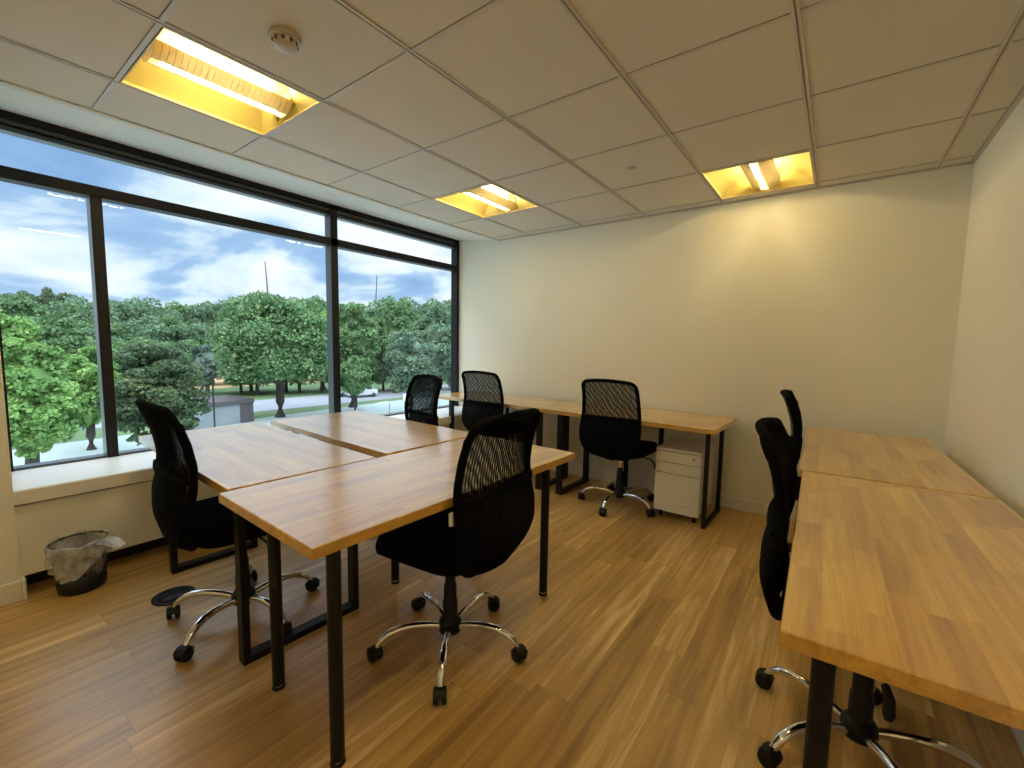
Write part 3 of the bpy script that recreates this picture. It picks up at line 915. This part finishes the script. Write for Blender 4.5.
def tree(label, px, dist, ptop, wpx, leaf, kind='round', base=.18, clumps=112, per=171, size=0.31, seed=1, group=None, lean=0.0, trunk=True):
    x, y = at(px, dist)
    h = height_for(px, ptop, dist); w = width_for(px-wpx/2, px+wpx/2, dist)
    rz = h*(1-base)/2; rx = w/2
    t = thing('tree', label, 'tree', (x, y, GZ), 0, group)
    me = foliage_mesh('foliage', rx*.93, rz*.94, clumps, per, size, seed, kind)
    me.materials.append(M[leaf])
    o = bpy.data.objects.new('foliage', me); COL.objects.link(o); o.parent = t; o.location = (lean, 0, h*base + rz)
    if trunk:
        q = MB(); r0 = max(.25, h*.032)
        q.sweep([(0,0,-.1), (.02*h*.3,0,h*.12), (-.01*h,0.01*h,h*.28), (0,0,h*.6)], [r0*1.35, r0, r0*.85, r0*.4], n=10)
        for k in range(5):
            a = k*1.256+seed; l = rx*.6
            q.sweep([(0,0,h*.22+k*.03*h), (l*.5*math.cos(a), l*.5*math.sin(a), h*.36+k*.03*h), (l*math.cos(a), l*math.sin(a), h*.50+k*.03*h)], [r0*.5, r0*.35, r0*.15], n=7)
        q.build('trunk', M['bark'], t)
    return t
# main trees
tree('big round broadleaf tree with forked trunk in the middle window pane', 278, 60, 284, 142, 'leaf_mid', base=.10, clumps=187, per=209, size=0.31, seed=3)
tree('dark spreading cedar left of the concrete wall, seen behind the left chair', 153, 44, 346, 104, 'leaf_dark', kind='cedar', base=.16, clumps=112, per=209, size=0.24, seed=5)
tree('bright green tree at the far left edge, nearest of the trees in the left pane', 22, 40, 318, 124, 'leaf_bright', base=.0, clumps=175, per=209, size=0.25, seed=8)
tree('tall bright green tree behind the nearest one in the left pane', -15, 56, 292, 150, 'leaf_bright', base=.1, clumps=137, per=171, size=0.31, seed=9)
tree('bright green tree just left of the first mullion', 84, 50, 336, 80, 'leaf_bright', base=.02, clumps=125, per=190, size=0.26, seed=12)
tree('rounded green tree behind the bright ones in the left pane', 60, 78, 309, 84, 'leaf_mid', base=.1, clumps=112, per=152, size=0.37, seed=13)
tree('bluish grey-green small tree between the cedar and the big round tree', 205, 80, 338, 40, 'leaf_blue', base=.1, clumps=62, per=133, size=0.31, seed=15)
tree('small green tree behind the cedar top', 176, 88, 336, 34, 'leaf_far_hazed', base=.1, clumps=50, per=133, size=0.31, seed=16)
tree('green tree directly right of the second mullion', 352, 66, 288, 62, 'leaf_mid', base=.1, clumps=112, per=171, size=0.31, seed=18)
tree('tree with twin rounded tops in the middle of the right pane', 396, 84, 289, 62, 'leaf_mid', base=.1, clumps=112, per=171, size=0.37, seed=19)
tree('broad tree at the right edge of the right pane', 436, 76, 292, 54, 'leaf_far_hazed', base=.1, clumps=112, per=171, size=0.34, seed=21)
tree('grey-green lower tree in front of the others in the right pane', 410, 56, 322, 62, 'leaf_teal', base=.08, clumps=112, per=190, size=0.26, seed=22)
tree('low dark green bush-like tree low in the right pane', 354, 60, 345, 48, 'leaf_mid', base=.06, clumps=62, per=152, size=0.26, seed=23)
tree('green tree filling the right end of the right pane beside the wall', 456, 62, 312, 60, 'leaf_teal', base=.04, clumps=100, per=152, size=0.31, seed=24)
tree('broad green tree rising behind the right flank of the big round tree', 322, 92, 296, 56, 'leaf_bright', base=.1, clumps=87, per=152, size=0.37, seed=28)
tree('small round dark shrub-tree at the left end of the concrete wall', 184, 46, 396, 24, 'leaf_teal', base=.02, clumps=37, per=152, size=0.19, seed=30, trunk=False)
# forest belt: shared label, they look alike
protos = []
for i in range(4):
    protos.append(foliage_mesh('foliage', 1.0, 1.0, 110, 150, .065, 40+i))
    protos[-1].materials.append(M['leaf_far_hazed'] if i % 2 else M['leaf_mid'])
def belt(px, dist, ptop, w, i, label='tree in the dense green forest belt beyond the park', mesh=None):
    x, y = at(px, dist); h = height_for(px, ptop, dist)
    t = thing('tree', label, 'tree', (x, y, GZ), i*1.3, 'forest belt trees' if mesh is None else 'dark trees on the skyline')
    o = bpy.data.objects.new('foliage', mesh or protos[i % 4]); COL.objects.link(o); o.parent = t
    o.location = (0, 0, h*.53); o.scale = (w/2, w/2, h*.49)
    q = MB(); q.sweep([(0,0,-.1), (0,0,h*.4)], [h*.03, h*.02], n=8); q.build('trunk', M['bark'], t)
R5 = random.Random(3)
i = 0
for px in range(-60, 500, 19):
    top = 301 - R5.uniform(-2, 4) - (4 if px < 20 else 0)
    belt(px + R5.uniform(-4, 4), 135 + R5.uniform(-12, 12), top + (4 if 150 < px < 260 else 0), R5.uniform(12, 16), i); i += 1
for px in range(-50, 480, 22):
    belt(px + R5.uniform(-5, 5), 112 + R5.uniform(-6, 6), 318 + R5.uniform(-5, 7), R5.uniform(10, 13), i); i += 1
for px in range(110, 260, 24):
    if 195 < px < 235: continue
    belt(px + R5.uniform(-5, 5), 94 + R5.uniform(-3, 3), 338 + R5.uniform(-5, 5), R5.uniform(8, 10), i); i += 1
for px in range(240, 470, 20):
    belt(px + R5.uniform(-5, 5), 88 + R5.uniform(-3, 3), 340 + R5.uniform(-8, 8), R5.uniform(9, 11), i); i += 1
fir = foliage_mesh('foliage', 1.0, 1.0, 60, 160, .07, 77); fir.materials.append(M['leaf_dark'])
for k, (px, top) in enumerate([(8, 295), (27, 293), (37, 296), (53, 290), (66, 295), (18, 297), (46, 298), (80, 297)]):
    belt(px, 160+k*2, top, (14, 11, 16, 9)[k % 4], k, 'dark tree poking above the forest on the left skyline', fir)

# concrete wall / low building
x0, y0_ = at(184, 55); x1, y1_ = at(250, 58)
hb = height_for(218, 403, 55)
t = thing('low_building', 'low grey concrete building with a dark flat roof beside the road outside', 'building', (x0, y0_, GZ), math.atan2(y1_-y0_, x1-x0))
L = math.hypot(x1-x0, y1_-y0_)
q = MB(); q.box(0, L, -0.1, 5, 0, hb-.5); q.build('wall', M['concrete'], t)
q = MB(); q.bbox(-.1, L+.1, -.3, 5.2, hb-.5, hb, .05); q.box(L*.78, L+.02, -.16, -.1, 0, hb-.5); q.build('roof', M['roofing'], t)
# thin dark lamp post in front
x, y = at(211, 44); hh = height_for(211, 371, 44)
q = MB(); q.sweep([(0,0,0), (0,0,hh)], .07, n=8); q.sweep([(0,0,hh), (.5,-.4,hh+.05)], .06, n=6)
tag(q.build('lamp_post', M['metal_dark'], loc=(x, y, GZ)), 'thin dark lamp post in front of the concrete building outside', 'lamp post')
# street lamp with curved white head
x, y = at(389, 38); hh = height_for(389, 403, 38)
t = thing('street_lamp', 'white street lamp with a flat curved head outside, left of the window-side chair', 'street lamp', (x, y, GZ))
q = MB(); q.sweep([(0,0,0), (0,0,hh)], .035, n=8); q.build('pole', M['mast'], t)
q = MB(); q.sweep([(.05,.07,hh), (-.18,-.22,hh+.08), (-.50,-.58,hh+.02), (-.75,-.85,hh-.06)], [.05, .13, .15, .05], [.02, .04, .04, .02], n=10); q.build('lamp_head', M['metal_light'], t)
x, y = at(406, 40); hh = height_for(406, 394, 40)
q = MB(); q.sweep([(0,0,0), (0,0,hh)], .09, n=8); q.box(-.2, .2, -.2, .2, hh-.7, hh)
tag(q.build('sign_post', M['metal_light'], loc=(x, y, GZ)), 'white post with a small box on top outside, behind the window-side chair', 'post')
x, y = at(392, 34); x2, y2 = at(410, 36)
q = MB(); L = math.hypot(x2-x, y2-y); zb = height_for(400, 415, 35)
q.box(0, L, -.08, .08, zb-.18, zb); q.box(0, .1, -.05, .05, 0, zb); q.box(L-.1, L, -.05, .05, 0, zb)
o = q.build('barrier', M['barrier'], loc=(x, y, GZ)); o.rotation_euler = (0, 0, math.atan2(y2-y, x2-x))
tag(o, 'dark red horizontal barrier bar outside, below the street lamp', 'barrier')
# parked vans
def van(px, dist, rz, label):
    x, y = at(px, dist)
    t = thing('van', label, 'van', (x, y, GZ), rz, 'parked white vans')
    q = MB(); q.bbox(-2.4, 1.6, -.95, .95, .35, 2.2, .15); q.bbox(1.4, 2.5, -.92, .92, .35, 1.25, .15); q.build('body', M['vanwhite'], t)
    q = MB(); q.add([(1.61,-.8,1.35),(1.61,.8,1.35),(1.605,.8,2.0),(1.605,-.8,2.0)], [(0,1,2,3)]); q.box(.5, 1.4, -.965, .965, 1.35, 1.95); q.build('windows', M['cardark'], t)
    for a in (-1.5, 1.7):
        for b in (-1, 1):
            q = MB(); q.lathe([(.36, b*.70), (.36, b*.97), (.2, b*.98), (.01, b*.98)], (a, 0, .36), 18, axis='y', cap=False); q.build('wheel', M['cardark'], t)
van(347, 80, 1.4, 'white van parked beyond the grass, right beside the second mullion')
van(361, 78, 1.4, 'white van parked beyond the grass, to the right of the other van')
# masts on the skyline
def mast(px, dist, ptop, lean, label):
    x, y = at(px, dist); hh = height_for(px, ptop, dist)
    q = MB()
    q.sweep([(0,0,0), (lean*.6, lean*.5, hh*.7), (lean, lean*.8, hh)], [.45, .32, .18], n=6)
    tag(q.build('mast', M['mast'], loc=(x, y, GZ)), label, 'mast')
mast(272, 190, 262, -1.2, 'thin mast rising above the big round tree')
mast(374, 190, 275, 1.2, 'thin mast above the trees in the right window pane')

# ------------------------------------------------------------------ world: blue sky with broken cloud
w = bpy.data.worlds.new('World'); SC.world = w; w.use_nodes = True
nt = w.node_tree; nt.nodes.clear()
out = nt.nodes.new('ShaderNodeOutputWorld'); bg = nt.nodes.new('ShaderNodeBackground')
nt.links.new(bg.outputs[0], out.inputs['Surface'])
tc = nt.nodes.new('ShaderNodeTexCoord'); sp = nt.nodes.new('ShaderNodeSeparateXYZ')
nt.links.new(tc.outputs['Generated'], sp.inputs[0])
zz = math_node(nt, 'ADD', math_node(nt, 'MAXIMUM', sp.outputs[2], 0.0), 0.30)
cx = math_node(nt, 'DIVIDE', sp.outputs[0], zz); cy = math_node(nt, 'DIVIDE', sp.outputs[1], zz)
cv = nt.nodes.new('ShaderNodeCombineXYZ'); nt.links.new(cx, cv.inputs[0]); nt.links.new(cy, cv.inputs[1])
n1 = nt.nodes.new('ShaderNodeTexNoise'); n1.inputs['Scale'].default_value = 1.7; n1.inputs['Detail'].default_value = 7
n1.inputs['Roughness'].default_value = 0.52; n1.inputs['Distortion'].default_value = 0.35
mp = nt.nodes.new('ShaderNodeMapping'); mp.inputs['Location'].default_value = (2.3, 0.7, 0.0)
nt.links.new(cv.outputs[0], mp.inputs['Vector']); nt.links.new(mp.outputs[0], n1.inputs['Vector'])
rp = nt.nodes.new('ShaderNodeValToRGB'); el = rp.color_ramp.elements
el[0].position = 0.33; el[0].color = (0.24, 0.42, 0.72, 1)
el[1].position = 0.585; el[1].color = (0.94, 0.98, 1.0, 1)
e = el.new(0.435); e.color = (0.36, 0.55, 0.82, 1)
e = el.new(0.50); e.color = (0.72, 0.86, 0.98, 1)
nt.links.new(n1.outputs['Fac'], rp.inputs['Fac'])
hz = nt.nodes.new('ShaderNodeMapRange'); hz.inputs['From Min'].default_value = 0.0; hz.inputs['From Max'].default_value = 0.10
hz.inputs['To Min'].default_value = 0.4; hz.inputs['To Max'].default_value = 0.0
nt.links.new(sp.outputs[2], hz.inputs['Value'])
mx = nt.nodes.new('ShaderNodeMix'); mx.data_type = 'RGBA'
nt.links.new(hz.outputs[0], mx.inputs['Factor']); nt.links.new(rp.outputs['Color'], mx.inputs['A']); mx.inputs['B'].default_value = (0.62, 0.80, 0.97, 1)
nt.links.new(mx.outputs['Result'], bg.inputs['Color'])
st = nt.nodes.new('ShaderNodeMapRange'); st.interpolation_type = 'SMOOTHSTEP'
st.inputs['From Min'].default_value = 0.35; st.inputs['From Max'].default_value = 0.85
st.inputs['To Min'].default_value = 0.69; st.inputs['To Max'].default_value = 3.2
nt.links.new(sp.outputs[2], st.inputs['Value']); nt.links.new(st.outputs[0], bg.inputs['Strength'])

# soft daylight from high behind the building
sun = bpy.data.lights.new('sun', 'SUN'); sun.energy = 0.75; sun.angle = math.radians(25); sun.color = (1.0, 0.97, 0.9)
so = bpy.data.objects.new('sun', sun); COL.objects.link(so)
so.rotation_euler = Vector((-0.62, 0.25, -0.85)).to_track_quat('-Z', 'Y').to_euler()
# portal guides the daylight through the window
pl = bpy.data.lights.new('window_portal', 'AREA'); pl.shape = 'RECTANGLE'; pl.size = 3.45; pl.size_y = 1.8
pl.cycles.is_portal = True
po = bpy.data.objects.new('window_portal', pl); COL.objects.link(po)
po.location = (-0.31, -1.78, 1.44); po.rotation_euler = Vector((1, 0, 0)).to_track_quat('-Z', 'Y').to_euler()

# ------------------------------------------------------------------ camera
cam = bpy.data.cameras.new('camera'); co = bpy.data.objects.new('camera', cam); COL.objects.link(co)
cam.sensor_width = 36; cam.lens = FPX/1024*36; cam.clip_start = 0.05; cam.clip_end = 1500
R3 = Matrix((r_, u_, -f_)).transposed()
co.matrix_world = Matrix.Translation(CAM) @ R3.to_4x4()
SC.camera = co

SC.view_settings.view_transform = 'Standard'; SC.view_settings.look = 'None'
SC.view_settings.gamma = 1.0; SC.view_settings.use_curve_mapping = False
SC.view_settings.exposure = 0.75
SC.cycles.max_bounces = 10; SC.cycles.diffuse_bounces = 6; SC.cycles.transparent_max_bounces = 24
SC.cycles.sample_clamp_indirect = 6
SC.cycles.use_denoising = True
